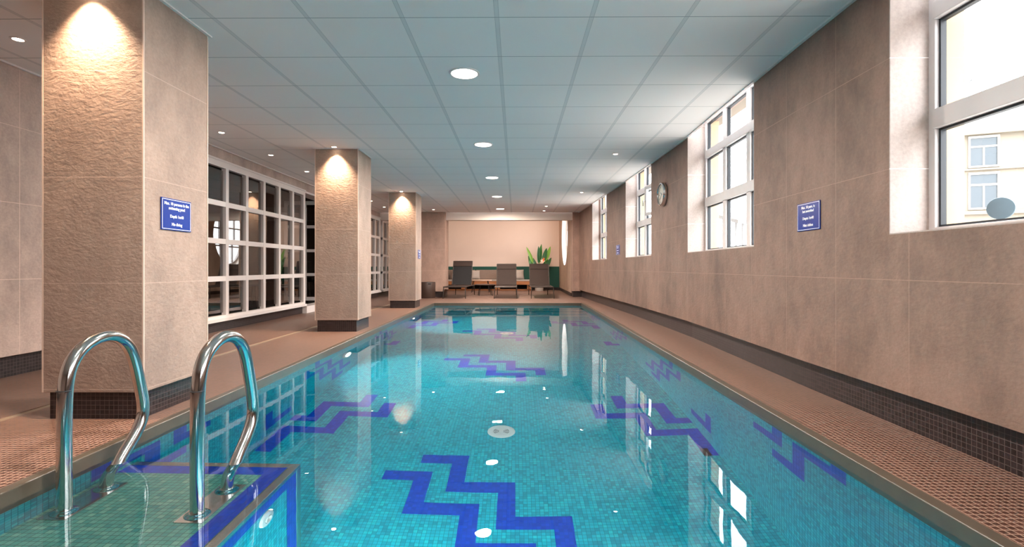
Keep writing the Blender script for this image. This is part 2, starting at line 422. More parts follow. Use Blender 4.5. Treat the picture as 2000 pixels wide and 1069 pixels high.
# beam and end piers
tag(build('beam', MB().box((-7.6, 14.72, 2.225), (1.64, 14.95, 3.0)), M_plaster), 'pale painted beam across the lounge opening', kind='structure')
mb = MB().box((-2.70, 14.55, .165), (-2.02, 15.25, 2.8))
tag(build('wall_pier_left', mb, M_pier), 'stone clad pier left of the lounge opening', kind='structure')
tag(build('baseboard_pier_left', MB().box((-2.67, 14.58, 0), (-2.05, 15.22, .17)), M_skirt), 'dark plinth of the pier left of the lounge opening', kind='structure')
mb = MB().box((1.64, 14.66, .17), (2.3, 15.1, 3.0))
tag(build('wall_pier_right', mb, M_pier), 'stone clad pier right of the lounge opening', kind='structure')
tag(build('baseboard_pier_right', MB().box((1.66, 14.70, 0), (2.3, 15.1, .17)), M_skirt), 'dark plinth of the pier right of the lounge opening', kind='structure')

# ------------------------------------------------------------------ windows
def window(no, y0, y1, label, openv=False):
    a, b = (face(y0), y0), (face(y1), y1)
    ang = math.atan2(-(b[0]-a[0]), (b[1]-a[1])); L = math.hypot(b[0]-a[0], b[1]-a[1])
    root = thing('window_%d' % no, (a[0], a[1], 0), label, None, kind='structure', rz=ang)
    # local: x outward, y along wall (0..L)
    D0, D1 = .205, .265
    fr = MB(); fw = .045
    fr.box((D0, 0, SILL), (D1, fw, HEAD)); fr.box((D0, L-fw, SILL), (D1, L, HEAD))
    fr.box((D0, fw, SILL), (D1, L-fw, SILL+.035)); fr.box((D0, fw, HEAD-.03), (D1, L-fw, HEAD))
    for z0, z1 in [(1.59, 1.69), (2.165, 2.255)]: fr.box((D0-.012, fw, z0), (D1, L-fw, z1))
    n = 3; step = L / n
    for k in range(1, n):
        fr.box((D0+.002, k*step-.042, SILL+.035), (D1, k*step+.042, HEAD-.03))
    build('window_frame', fr, M_whitew, root, bevel=.003)
    gk = MB(); sa = MB()
    rows = [(SILL+.035, 1.59), (1.69, 2.165), (2.255, HEAD-.03)]
    for k in range(n):
        p0 = k*step + (.042 if k else fw); p1 = (k+1)*step - (.042 if k < n-1 else fw)
        for r, (z0, z1) in enumerate(rows):
            if openv and k == 0 and r == 1: continue
            w = .012
            for q in [((D0+.022, p0, z0), (D1-.008, p0+w, z1)), ((D0+.022, p1-w, z0), (D1-.008, p1, z1)), ((D0+.022, p0+w, z0), (D1-.008, p1-w, z0+w)), ((D0+.022, p0+w, z1-w), (D1-.008, p1-w, z1))]:
                gk.box(*q)
            gp = D0 + .04
            sa.add([(gp, p0+w, z0+w), (gp, p1-w, z0+w), (gp, p1-w, z1-w), (gp, p0+w, z1-w)], [(0, 1, 2, 3)])
    build('glazing_gasket', gk, M_gasket, root)
    build('window_pane', sa, M_glass, root, recalc=False)
    # outer reveal in pale render beyond the frame
    rv = MB(); e = .004
    rv.box((D1+.001, -e, SILL-.03), (TH+.03, .045, HEAD)); rv.box((D1+.001, L-.045, SILL-.03), (TH+.03, L+e, HEAD)); rv.box((D1+.001, .045, SILL-.03), (TH+.05, L-.045, SILL+.01))
    build('outer_reveal', rv, M_ochre, root)
    rl = MB(); e2 = .006
    for q in [((.0, -.0005, SILL), (D0, e2, HEAD)), ((.0, L-e2, SILL), (D0, L+.0005, HEAD)), ((.0, e2, SILL-.0005), (D0, L-e2, SILL+e2))]: rl.box(*q)
    rl.box((.0, e2, HEAD-e2), (D0, L-e2, HEAD+.0005))
    build('reveal_lining', rl, M_reveal, root)
    if openv:
        p0 = fw; p1 = step - .042; z0, z1 = 1.695, 2.16; w = p1 - p0
        M = Matrix.Translation((D0, p0, 0)) @ Matrix.Rotation(math.radians(21), 4, 'Z')
        s = MB()
        for q in [((-.02, 0, z0), (.03, .045, z1)), ((-.02, w-.045, z0), (.03, w, z1)), ((-.02, .045, z0), (.03, w-.045, z0+.045)), ((-.02, .045, z1-.045), (.03, w-.045, z1))]:
            s.box(*q, M=M)
        so = build('open_sash', s, M_whitew, root, bevel=.003)
        g2 = MB(); g2.add([tuple(M @ Vector(p)) for p in [(.005, .045, z0+.045), (.005, w-.045, z0+.045), (.005, w-.045, z1-.045), (.005, .045, z1-.045)]], [(0, 1, 2, 3)])
        build('sash_pane', g2, M_glass, so, recalc=False)
        hd = MB().tube([tuple(M @ Vector((-.02, w-.022, 1.93))), tuple(M @ Vector((-.06, w-.022, 1.93))), tuple(M @ Vector((-.06, w-.022, 1.84)))], .009, 8)
        build('sash_handle', hd, M_chrome, so, smooth=40)
        st = MB().tube([(D0+.01, p1+.03, 1.93), tuple(M @ Vector((-.01, w-.02, 1.93)))], .006, 8)
        build('casement_stay', st, M_chrome, root, smooth=40)
window(1, *WIN[1], 'nearest tall window with deep reveal, building behind it')
window(2, *WIN[2], 'tall white framed window between blue sign and wall clock')
window(3, *WIN[3], 'tall window beyond the clock with one sash open', True)
window(4, *WIN[4], 'farthest tall window, just before the lounge pier')
window(5, *WIN[0], 'tall window beside the viewpoint')
# round window
rw = thing('window_6', (1.80, CY, CZ_), 'large round window in the lounge side wall', None, kind='structure')
fr = MB(); n = 64
for r0, r1 in [(CR-.06, CR+.005)]:
    for k in range(n):
        a, b = 2*PI*k/n, 2*PI*(k+1)/n
        q = lambda r, t_, x: (x, r*math.cos(t_), r*math.sin(t_))
        fr.add([q(r0,a,.02),q(r1,a,.02),q(r1,b,.02),q(r0,b,.02),q(r0,a,.09),q(r1,a,.09),q(r1,b,.09),q(r0,b,.09)], [(0,1,2,3),(4,7,6,5),(0,3,7,4),(1,5,6,2)])
for y in (-.33, .33):
    h = math.sqrt((CR-.05)**2 - y*y); fr.box((.03, y-.025, -h), (.08, y+.025, h))
for z in (-.35, .25):
    h = math.sqrt((CR-.05)**2 - z*z); fr.box((.031, -h, z-.025), (.079, h, z+.025))
build('window_frame', fr, M_whitew, rw)
dp = MB(); dp.add([(.055, (CR-.05)*math.cos(2*PI*k/n), (CR-.05)*math.sin(2*PI*k/n)) for k in range(n)], [list(range(n))])
build('window_pane', dp, M_glass, rw, recalc=False)

# ------------------------------------------------------------------ pillars
def pillar(y, label):
    root = thing('pillar', (-2.385, y, 0), label, 'pillar', 'stone clad pillars along the pool edge')
    c = MB().box((-.285, .0, .152), (.285, .60, CEIL))
    build('stone_cladding', c, M_pillF, root, bevel=.004)
    e = MB()
    for sx in (-1, 1):
        for yy in (-.001, .593): e.box((sx*.2865-.004*(sx > 0)-.002, yy, .153), (sx*.2865+.004*(sx < 0)+.002, yy+.008, CEIL-.001))
    build('corner_trim', e, plain('corner_profile', lin(205, 180, 165), .4), root)
    p = MB().box((-.262, .022, 0), (.262, .578, .153))
    build('plinth', p, M_skirt, root)
    tr = MB().box((-.305, -.02, CEIL-.009), (.305, .62, CEIL-.0005))
    build('ceiling_collar', tr, M_white, root)
    return root
pillar(2.85, 'nearest stone clad pillar carrying a blue sign, behind the pool handrails')
pillar(6.75, 'middle stone clad pillar standing between the nearest and farthest pillars')
pillar(10.68, 'farthest of the three pillars, beside the round brown basket')

# ------------------------------------------------------------------ pool
pool = thing('swimming_pool', (0, 0, 0), 'long rectangular swimming pool lined with turquoise mosaic and blue zigzags', 'swimming pool')
STEPS = [(11.88, -.38), (11.56, -.68), (11.24, -.98), (10.92, -1.24)]       # far end steps: front edge y, top z
def band(path, w=.116):
    """rectangles of a square-cornered line of width w along a path of axis-parallel legs"""
    out = []; h = w/2
    for i, (p, q) in enumerate(zip(path, path[1:])):
        x0, x1 = sorted((p[0], q[0])); y0, y1 = sorted((p[1], q[1]))
        if abs(p[0]-q[0]) < 1e-6: y0 -= h if i > 0 and p[1] < q[1] or (i < len(path)-2 and q[1] < p[1]) else 0; y1 += h if i > 0 and p[1] > q[1] or (i < len(path)-2 and q[1] > p[1]) else 0; x0 -= h; x1 += h
        else: y0 -= h; y1 += h
        # horizontal legs stop at the sides of the vertical ones
        out.append([x0, x1, y0, y1, abs(p[0]-q[0]) < 1e-6])
    res = []
    for i, (x0, x1, y0, y1, vert) in enumerate(out):
        if not vert:
            for j in (i-1, i+1):
                if 0 <= j < len(out) and out[j][4]:
                    vx0, vx1 = out[j][0], out[j][1]
                    if vx1 < (x0+x1)/2 + 1e-9: x0 = max(x0, vx1)
                    else: x1 = min(x1, vx0)
        res.append((x0, x1, y0, y1))
    return res
def yshift(path, d): return [(a, b + d) for a, b in path]
ZA = [(-.70, 3.80), (-.41, 3.80), (-.41, 3.45), (-.06, 3.45), (-.06, 3.09), (.29, 3.09), (.29, 2.82)]
ZB = [(-.93, 3.57), (-.65, 3.57), (-.65, 3.21), (-.29, 3.21), (-.29, 2.86), (.06, 2.86), (.06, 2.58)]
SA = [(-1.435, 5.09), (-1.435, 4.81), (-1.785, 4.81), (-1.785, 4.44), (PXL, 4.44)]
SBp = [(-1.20, 4.87), (-1.20, 4.58), (-1.55, 4.58), (-1.55, 4.21), (-1.90, 4.21), (-1.90, 3.86), (PXL, 3.86)]
SC_ = [(-1.83, 7.82), (-1.83, 7.57), (PXL, 7.57)]
mir = lambda p: [(-.43 - x if x > PXL + .01 else pxr(y) - .001, y) for x, y in p]
mb = MB()
mb.add([(PXL, PY0, PB), (pxr(PY0), PY0, PB), (pxr(PY1), PY1, PB), (PXL, PY1, PB)], [(0, 1, 2, 3)])
zz = PB + .0015
for p in [ZA, ZB, yshift(ZA, 3.02), yshift(ZB, 3.02), yshift(ZA, 5.30), yshift(ZB, 5.30), SA, SBp, mir(SA), mir(SBp)] + [SC_, mir(SC_)] + [yshift(q, 5.36) for q in (SA, SBp, mir(SA), mir(SBp))]:
    for x0, x1, y0, y1 in band(p):
        mb.add([(x0, y0, zz), (x1, y0, zz), (x1, y1, zz), (x0, y1, zz)], [(0, 1, 2, 3)], 1)
build('pool_floor', mb, [M_teal, M_blue], pool, recalc=False)
# side walls carry the same zigzags, as paths in (y, z)
WA = [(3.25, -.33), (2.955, -.33), (2.955, -.122)]
WB = [(3.01, -.57), (2.73, -.57), (2.73, -.225), (2.39, -.225), (2.39, -.122)]
WC = [(4.42, -1.21), (4.025, -1.21), (4.025, -.93)]
WD = [(6.0, -1.09), (5.69, -1.09), (5.69, -.74), (5.34, -.74), (5.34, -.385), (5.01, -.385), (5.01, -.122)]
WE = [(5.74, -1.27), (5.46, -1.27), (5.46, -.94), (5.115, -.94), (5.115, -.6), (4.77, -.6), (4.77, -.33)]
sh = lambda p, d: [(a + d, b) for a, b in p]
WP = [WA, WB, WC, WD, WE, sh(WD, 2.35), sh(WE, 2.35), sh(WD, 4.7), sh(WE, 4.7)]
def side(xf, sgn, name):
    mb = MB()
    mb.add([(xf(PY0), PY0, PB), (xf(PY1), PY1, PB), (xf(PY1), PY1, -.05), (xf(PY0), PY0, -.05)], [(0, 1, 2, 3) if sgn < 0 else (3, 2, 1, 0)])
    for p in WP:
        for y0, y1, z0, z1 in band(p):
            z1 = min(z1, -.121); e = sgn * .0015
            mb.add([(xf(y0)-e, y0, z0), (xf(y1)-e, y1, z0), (xf(y1)-e, y1, z1), (xf(y0)-e, y0, z1)], [(0, 1, 2, 3) if sgn < 0 else (3, 2, 1, 0)], 1)
    return build(name, mb, [M_teal, M_blue], pool, recalc=False)
side(pxr, 1, 'pool_wall'); side(lambda y: PXL, -1, 'pool_wall')
mb = MB()
mb.add([(PXL, PY0, PB), (PXL, PY0, -.05), (pxr(PY0), PY0, -.05), (pxr(PY0), PY0, PB)], [(0, 1, 2, 3)])
build('pool_wall', mb, M_teal, pool, recalc=False)
mb = MB()
mb.add([(PXL, PY1, PB), (pxr(PY1), PY1, PB), (pxr(PY1), PY1, -.05), (PXL, PY1, -.05)], [(0, 1, 2, 3)])
build('pool_wall', mb, M_teal, pool, recalc=False)
mb = MB(); nb = MB(); yb = PY1
for y, z in STEPS:
    mb.box((PXL+.001, y, PB), (pxr(y)-.001, yb, z)); nb.box((PXL+.002, y-.002, z-.035), (pxr(y)-.002, y+.035, z+.002)); yb = y
build('pool_steps', mb, M_teal, pool, recalc=False)
build('step_nosing', nb, plain('pale_nosing_tiles', lin(190, 220, 214), .4), pool, recalc=False)
# coping
mb = MB()
c3 = .004
mb.box((PXL-.045, PY0-.058, -.12), (PXL+c3, PY1+.05, .0)); mb.box((PXL+c3, PY0-.058, -.12), (cop_r(PY0), PY0+c3, 0)); mb.box((PXL+c3, PY1-c3, -.12), (cop_r(PY1), PY1+.05, 0))
mb.hexa([(pxr(PY0)-c3, PY0+c3, -.12), (cop_r(PY0), PY0+c3, -.12), (cop_r(PY1), PY1-c3, -.12), (pxr(PY1)-c3, PY1-c3, -.12)], [(pxr(PY0)-c3, PY0+c3, 0), (cop_r(PY0), PY0+c3, 0), (cop_r(PY1), PY1-c3, 0), (pxr(PY1)-c3, PY1-c3, 0)])
build('pool_coping', mb, M_cop, pool, bevel=.006, seg=3)
# shallow platform (rail landing)
P_X, P_Y, P_Z = -1.112, 2.61, -.33
pf = MB().box((PXL+.001, PY0+.001, PB), (P_X, P_Y, P_Z))
pf.add([(PXL+.002, P_Y-.13, P_Z+.0015), (P_X-.045, P_Y-.13, P_Z+.0015), (P_X-.045, P_Y-.04, P_Z+.0015), (PXL+.002, P_Y-.04, P_Z+.0015)], [(0,1,2,3)], 1)
pf.add([(P_X-.13, PY0+.01, P_Z+.0015), (P_X-.045, PY0+.01, P_Z+.0015), (P_X-.045, P_Y-.13, P_Z+.0015), (P_X-.13, P_Y-.13, P_Z+.0015)], [(0,1,2,3)], 1)
xx = P_X + .0015
pf.add([(xx, P_Y-.15, PB), (xx, P_Y-.045, PB), (xx, P_Y-.045, P_Z-.045), (xx, P_Y-.15, P_Z-.045)], [(0,1,2,3)], 1)
pf.add([(xx, PY0+.01, P_Z-.13), (xx, P_Y-.15, P_Z-.13), (xx, P_Y-.15, P_Z-.045), (xx, PY0+.01, P_Z-.045)], [(0,1,2,3)], 1)
pf.m[1] = 2                                     # platform top in the greyer tile mix
platform = build('pool_platform', pf, [M_teal, M_blue, M_teal2], pool, recalc=False)
mb = MB()
mb.box((PXL+.003, P_Y-.042, P_Z-.03), (P_X+.004, P_Y+.004, P_Z+.005)); mb.box((P_X-.042, PY0+.005, P_Z-.03), (P_X+.0045, P_Y-.042, P_Z+.005))
mb.box((P_X-.042, P_Y-.042, PB+.002), (P_X+.0042, P_Y+.0042, P_Z-.03))
build('platform_edge_trim', mb, M_trimsteel, platform, bevel=.004)
Rx = Matrix.Rotation(PI/2, 4, 'Y')
def inlet(x, y, z, par):
    m1 = MB().lathe([(0, .004), (.028, .004), (.030, .014), (.052, .012), (.058, .004), (.058, 0), (0, 0)], (x, y, z), 32, M=Rx)
    m1.lathe([(0, .0035), (.016, .0035), (.019, .018), (.024, .018), (.026, .004)], (x, y, z), 24, M=Rx)
    o = build('water_inlet', m1, M_white2, par, smooth=40)
    build('inlet_hole', MB().lathe([(0, .0), (.014, .0), (.014, .0052), (0, .0052)], (x, y, z), 20, M=Rx), M_hole, o, smooth=40)
inlet(P_X+.001, 2.25, -.53, platform)
# bottom drains
def drain(x, y):
    z = PB + .001
    m1 = MB().lathe([(.118, 0), (.118, .004), (.108, .010), (.074, .012), (.072, .004)], (x, y, z), 48)
    m1.lathe([(0, .006), (.073, .006), (.073, .008), (0, .008)], (x, y, z), 48)
    m1.box((x-.004, y-.072, z+.008), (x+.004, y+.072, z+.012)); m1.lathe([(0, .008), (.012, .008), (.012, .013), (0, .013)], (x, y, z), 16)
    o = build('bottom_drain', m1, M_white2, pool, smooth=40)
    for a0 in (0, PI):
        s = MB()
        for r in (.026, .038, .050, .062):
            for h in (-1, 1):
                N = 5; aa = [a0 + h*(.06 + .62*k/N) for k in range(N+1)]
                for p, q in zip(aa, aa[1:]):
                    c = [((r+d)*math.cos(t_), (r+d)*math.sin(t_)) for d, t_ in ((-.0028, p), (.0028, p), (.0028, q), (-.0028, q))]
                    s.add([(x+u, y+v, z+.0088) for u, v in c], [(0, 1, 2, 3)])
        build('drain_slot', s, M_slot, o, recalc=False)
drain(-.12, 4.27); drain(-.15, 8.62)
# lit underwater lamps on the left side
for y in (5.88, 9.67):
    m1 = MB().lathe([(0, 0), (.14, 0), (.135, .014), (.10, .02), (.095, .012), (0, .012)], (PXL+.001, y, -.58), 40, M=Rx)
    o = build('pool_lamp', m1, M_white2, pool, smooth=40)
    build('lamp_lens', MB().lathe([(0, .013), (.094, .013), (.08, .022), (0, .028)], (PXL+.001, y, -.58), 40, M=Rx), M_poolamp, o, smooth=40)

mb = MB(); nx, ny = 1, 1
mb.add([(PXL, PY0, WAT), (pxr(PY0), PY0, WAT), (pxr(PY1), PY1, WAT), (PXL, PY1, WAT)], [(0, 1, 2, 3)])
tag(build('pool_water', mb, M_water, recalc=False), 'still clear water surface of the swimming pool', 'water', kind='stuff')

# ------------------------------------------------------------------ handrails
PROF = [(2.095, P_Z), (2.095, -.2), (2.095, -.03), (2.095, .15), (2.097, .33), (2.108, .415), (2.135, .468), (2.175, .508), (2.235, .537), (2.30, .548), (2.37, .538), (2.425, .505), (2.462, .455), (2.485, .40), (2.510, .31), (2.535, .215), (2.545, .155), (2.538, .11), (2.518, .070), (2.47, .015), (2.40, -.04), (2.35, -.10), (2.325, -.155), (2.315, -.22), (2.312, P_Z)]
def smooth_path(pts, n=4):
    out = []
    for i in range(len(pts)-1):
        p0, p1, p2, p3 = pts[max(i-1, 0)], pts[i], pts[i+1], pts[min(i+2, len(pts)-1)]
        for k in range(n):
            t_ = k/n
            out.append(tuple(.5*((2*p1[j]) + (-p0[j]+p2[j])*t_ + (2*p0[j]-5*p1[j]+4*p2[j]-p3[j])*t_*t_ + (-p0[j]+3*p1[j]-3*p2[j]+p3[j])*t_**3) for j in range(2)))
    out.append(pts[-1]); return out
def handrail(x, label):
    root = thing('pool_handrail', (x, 2.2, P_Z), label, 'handrail', 'stainless steel handrails in the pool corner')
    sp = smooth_path(PROF, 6)
    for _ in range(26):
        sp = [sp[0]] + [tuple((sp[i-1][j] + 2*sp[i][j] + sp[i+1][j])/4 for j in (0, 1)) for i in range(1, len(sp)-1)] + [sp[-1]]
    pts = [(0, y-2.2, z-P_Z) for y, z in sp]
    build('rail_tube', MB().tube(pts, .0272, 32), M_steel, root, smooth=50)
    build('joint_line', MB().tube([(0, 2.095-2.2, .347-P_Z), (0, 2.095-2.2, .349-P_Z)], .0277, 32), M_gasket, root, smooth=50)
    bp = build('base_plate', MB().box((-.058, -.170, .0015), (.058, .170, .009)), M_steel, root, bevel=.002)
    for y in (2.095-2.2, 2.312-2.2):
        build('flange', MB().lathe([(0, .009), (.050, .009), (.048, .016), (.037, .022), (.030, .034), (0, .034)], (0, y, 0), 32), M_steel, root, smooth=50)
    return root
handrail(-1.872, 'left of the two looped stainless steel handrails, in front of the nearest pillar')
handrail(-1.318, 'right of the two looped stainless steel handrails, nearer the platform edge')

# ------------------------------------------------------------------ glazed partition
def grid_partition(name, y0, y1, label, x=-3.955, zt=2.285, zb=.15, ym=None, rows=(.22, .706, 1.207, 1.709, 2.195), parent=None, sill=True):
    root = thing(name, (x, y0, 0), label, 'glass partition')
    fr = MB(); L = y1 - y0; w = .028
    fr.box((-.03, 0, zb), (.03, L, rows[0]-.005)); fr.box((-.03, 0, rows[-1]), (.03, L, zt))
    if sill: fr.box((-.05, 0, zb-.012), (.06, L, zb+.028)); fr.box((.03, 0, zt-.012), (.045, L, zt+.012))
    for z in rows[1:-1]: fr.box((-.028, 0, z-.034), (.028, L, z+.034))
    n = round(L / .503); st = L / n
    for k in range(n+1):
        c = k*st; hw = .034 if 0 < k < n else .04
        c = min(max(c, hw), L-hw); fr.box((-.03, c-hw, rows[0]-.005), (.03, c+hw, rows[-1]))
    build('partition_frame', fr, M_white, root)
    g = MB(); rnd = random.Random(len(name)+n)
    for k in range(n):
        for z0, z1 in zip(rows, rows[1:]):
            a = rnd.uniform(-.003, .003); b = rnd.uniform(-.002, .002); yc = (k+.5)*st; h = st/2-.034; zc = (z0+z1)/2; hz = (z1-z0)/2-.03
            g.add([(-.01 - a*h - b*hz, yc-h, zc-hz), (-.01 + a*h - b*hz, yc+h, zc-hz), (-.01 + a*h + b*hz, yc+h, zc+hz), (-.01 - a*h + b*hz, yc-h, zc+hz)], [(0, 1, 2, 3)])
    build('partition_pane', g, M_pane, root, recalc=False)
    return root
grid_partition('glazed_partition', 5.87, 9.46, 'white gridded glass partition between the nearest and middle pillars')
grid_partition('glazed_partition', 10.72, 14.72, 'white gridded glass partition seen between the middle and farthest pillars')
grid_partition('glazed_partition', 14.98, 17.5, 'white gridded glass partition beyond the beam, deepest on the left', zt=2.30)
# door leaf, swung open into the room behind
dr = thing('door_1', (-4.0, 10.66, 0), 'open white gridded glass door leaf behind the middle pillar', None, kind='structure')
fr = MB(); W = .86
fr.box((-W, -.02, .16), (0, .02, .235)); fr.box((-W, -.02, 2.17), (0, .02, 2.25)); fr.box((-W, -.02, .235), (-W+.06, .02, 2.17)); fr.box((-.06, -.02, .235), (0, .02, 2.17))
fr.box((-W/2-.03, -.02, .235), (-W/2+.03, .02, 2.17))
for z in (.706, 1.207, 1.709): fr.box((-W+.06, -.019, z-.03), (-.06, .019, z+.03))
build('door_frame', fr, M_white, dr)
build('door_pane', MB().add([(-W+.06, 0, .235), (-.06, 0, .235), (-.06, 0, 2.17), (-W+.06, 0, 2.17)], [(0, 1, 2, 3)]), M_pane, dr, recalc=False)
build('door_handle', MB().tube([(-W+.03, -.02, 1.05), (-W+.03, -.06, 1.05), (-W+.15, -.06, 1.05)], .009, 10), M_chrome, dr, smooth=40)
tag(build('trim_5', MB().box((-4.2, 9.46, 2.25), (-3.93, 10.72, 2.285)).box((-4.15, 9.47, 0), (-3.90, 10.71, .13)), M_white), 'white threshold and head strip of the doorway in the partition', kind='structure')
# beige board with a dark numeral behind the open door
bd = thing('number_board', (-4.22, 11.0, 0), 'beige board with a dark numeral behind the open glass door', 'board')
build('board_panel', MB().box((-.14, 0, 0), (.17, .03, .72)), plain('beige_board', lin(190, 170, 140), .7), bd, bevel=.003)

# ------------------------------------------------------------------ text signs
def text_mesh(name, body, size, mat, parent, loc, rot, align='CENTER', bold=.0):
    cu = bpy.data.curves.new(name, 'FONT'); cu.body = body; cu.size = size; cu.align_x = align; cu.align_y = 'CENTER'
    cu.offset = bold; cu.extrude = .0004; cu.resolution_u = 3
    tmp = bpy.data.objects.new(name, cu); COL.objects.link(tmp)
    bpy.context.view_layer.update()
    me = bpy.data.meshes.new_from_object(tmp.evaluated_get(bpy.context.evaluated_depsgraph_get()))
    bpy.data.objects.remove(tmp); bpy.data.curves.remove(cu)
    me.materials.clear(); me.materials.append(mat)
    o = bpy.data.objects.new(name, me); COL.objects.link(o); o.parent = parent; o.location = loc; o.rotation_euler = rot
    return o
def sign(loc, rz, lines, label, size=.0245):
    """panel in local x/z, facing -y"""
    root = thing('depth_sign', loc, label, 'sign', rz=rz)
    build('sign_panel', MB().box((-.137, -.006, -.096), (.137, 0, .096)), M_signb, root, bevel=.001)
    b = MB(); w = .003
    for q in [((-.131, -.0068, .087), (.131, -.0058, .087+w)), ((-.131, -.0068, -.087-w), (.131, -.0058, -.087)), ((-.131, -.0068, -.087), (-.131+w, -.0058, .087)), ((.131-w, -.0068, -.087), (.131, -.0058, .087))]: b.box(*q)
    build('sign_border', b, M_signw, root)
    for z, s in lines:
        text_mesh('sign_lettering', s, size, M_signw, root, (0, -.0068, z), (PI/2, 0, 0), bold=.0007)
    return root
EN = [(.064, 'Max. 10 persons in the'), (.037, 'swimming pool'), (-.012, 'Depth 1m40'), (-.060, 'No diving')]
NL = [(.064, 'Max. 10 pers. in'), (.037, 'het zwembad'), (-.012, 'Diepte 1m40'), (-.060, 'Niet duiken')]
sign((-2.098, 3.125, 1.181), PI/2, EN, 'blue swimming pool sign in English on the nearest pillar')
sign((-2.098, 11.04, 1.14), PI/2, EN, 'small blue sign on the farthest pillar beside the basket')
def wang(y): return math.atan2(face(y-.1) - face(y+.1), .2)
sign((face(3.495)-.001, 3.495, 1.208), -PI/2 + wang(3.495), NL, 'blue swimming pool sign in Dutch on the window wall', .0255)
sign((face(9.98)-.001, 9.98, 1.20), -PI/2 + wang(9.98), NL, 'small blue sign on the window wall between the two farthest windows', .0255)
text_mesh('board_numeral', '2', .2, M_gasket, bd, (.015, -.002, .40), (PI/2, 0, 0))
text_mesh('board_numeral', '1', .1, M_gasket, bd, (.015, -.002, .62), (PI/2, PI/2, 0))

# ------------------------------------------------------------------ clock
ck = thing('wall_clock', (face(7.12)-.001, 7.12, 1.878), 'round wall clock with deep chrome rim on the window wall', 'clock', rz=wang(7.12))
Ry = Matrix.Rotation(-PI/2, 4, 'Y')
build('clock_rim', MB().lathe([(0, 0), (.150, 0), (.162, .012), (.165, .035), (.158, .056), (.146, .060), (.142, .052), (.142, .030), (0, .030)], (0, 0, 0), 48, M=Ry), M_chrome, ck, smooth=35)
cf = build('clock_face', MB().lathe([(0, .030), (.1415, .030), (.1415, .034), (0, .034)], (0, 0, 0), 48, M=Ry), plain('clock_dial', lin(226, 214, 200), .5), ck, smooth=35)
for k in range(12):
    M = Matrix.Rotation(2*PI*k/12, 4, 'X'); mk = MB(); mk.box((-.0352, -.0045 if k % 3 == 0 else -.0025, .108), (-.034, .0045 if k % 3 == 0 else .0025, .132), M=M)
    build('hour_marker', mk, M_gasket, cf)
build('clock_hand', MB().box((-.037, -.005, -.015), (-.0355, .005, .075), M=Matrix.Rotation(math.radians(-62), 4, 'X')), M_gasket, ck)
build('clock_hand', MB().box((-.039, -.0035, -.02), (-.0375, .0035, .11), M=Matrix.Rotation(math.radians(-128), 4, 'X')), M_gasket, ck)
build('clock_glass', MB().add([(-.05, .142*math.cos(2*PI*k/40), .142*math.sin(2*PI*k/40)) for k in range(40)], [list(range(40))]), M_glass, ck, recalc=False)

# ------------------------------------------------------------------ ceiling lamps
def led(y, label):
    root = thing('round_ceiling_light', (-.418, y, CEIL), label, 'ceiling light', 'large round lights along the pool centre line')
    build('light_rim', MB().lathe([(.104, 0), (.124, 0), (.122, -.006), (.108, -.008), (.104, -.003)], (0, 0, 0), 48), M_white, root, smooth=40)
    build('light_diffuser', MB().lathe([(0, -.0062), (.105, -.0062), (.105, -.001), (0, -.001)], (0, 0, 0), 48), M_led, root, smooth=40)
    l = bpy.data.lights.new('light_source', 'AREA'); l.shape = 'DISK'; l.size = .2; l.energy = LED_W; l.color = (1, .90, .80)
    o = bpy.data.objects.new('light_source', l); COL.objects.link(o); o.parent = root; o.location = (0, 0, -.012)
LED_W, SPOT_W, WASH_W, POOL_W, SKY = 80, 9, 160, 28, 18
for y, s in [(1.72, 'large round ceiling light above the viewpoint, outside the picture'), (4.14, 'nearest and largest of the round ceiling lights above the pool'), (6.54, 'second round ceiling light, level with the middle pillar'), (8.96, 'third round ceiling light along the pool'), (11.36, 'fourth round ceiling light, above the far pool steps'), (13.75, 'farthest round ceiling light, just before the beam')]:
    led(y, s)
_bez = MB().lathe([(.030, 0), (.046, 0), (.045, -.004), (.033, -.005), (.029, .0)], (0, 0, 0), 32)
_lam = MB().lathe([(0, -.0030), (.030, -.0030), (.030, -.0005), (0, -.0005)], (0, 0, 0), 24)
proto = None
def spot(x, y, label, z=CEIL, aim=None, w=None, group='small recessed spotlights', ang=70, blend=.9):
    global proto
    if proto is None:
        proto = root = thing('recessed_spotlight', (x, y, z), label, 'spotlight', group)
        build('spotlight_bezel', _bez, M_white, root, smooth=40); build('spotlight_lamp', _lam, M_spot, root, smooth=40)
    else:
        root = copy_tree(proto); root.location = (x, y, z); tag(root, label, 'spotlight', group)
        for c in list(root.children):
            if c.type == 'LIGHT': bpy.data.objects.remove(c)
    l = bpy.data.lights.new('light_source', 'SPOT'); l.energy = w or SPOT_W; l.color = (1, .72, .48) if group.startswith('warm') else (1, .80, .60); l.spot_size = math.radians(ang); l.spot_blend = blend; l.shadow_soft_size = .03
    o = bpy.data.objects.new('light_source', l); COL.objects.link(o); o.parent = root; o.location = (0, 0, -.012)
    if aim: o.rotation_euler = Vector(aim).to_track_quat('-Z', 'Y').to_euler()
    return root
for y, s in [(2.3, 'nearest of the small spotlights over the left deck, outside the picture'), (3.50, 'small ceiling spotlight left of the nearest pillar'), (5.94, 'small ceiling spotlight just right of the nearest pillar'), (7.14, 'small ceiling spotlight over the left deck, second right of the nearest pillar'), (8.37, 'small ceiling spotlight next to the middle pillar, on its left'), (12.10, 'small ceiling spotlight partly hidden by the middle pillar'), (13.32, 'small ceiling spotlight just left of the farthest pillar')]:
    spot(-3.45, y, s, w=16)
for y, s in [(2.85, 'small ceiling spotlight over the right deck near the first window, outside the picture'), (7.11, 'small ceiling spotlight over the right deck near the clock'), (10.75, 'small ceiling spotlight over the right deck near the farthest window')]:
    spot(1.395, y, s, w=9)
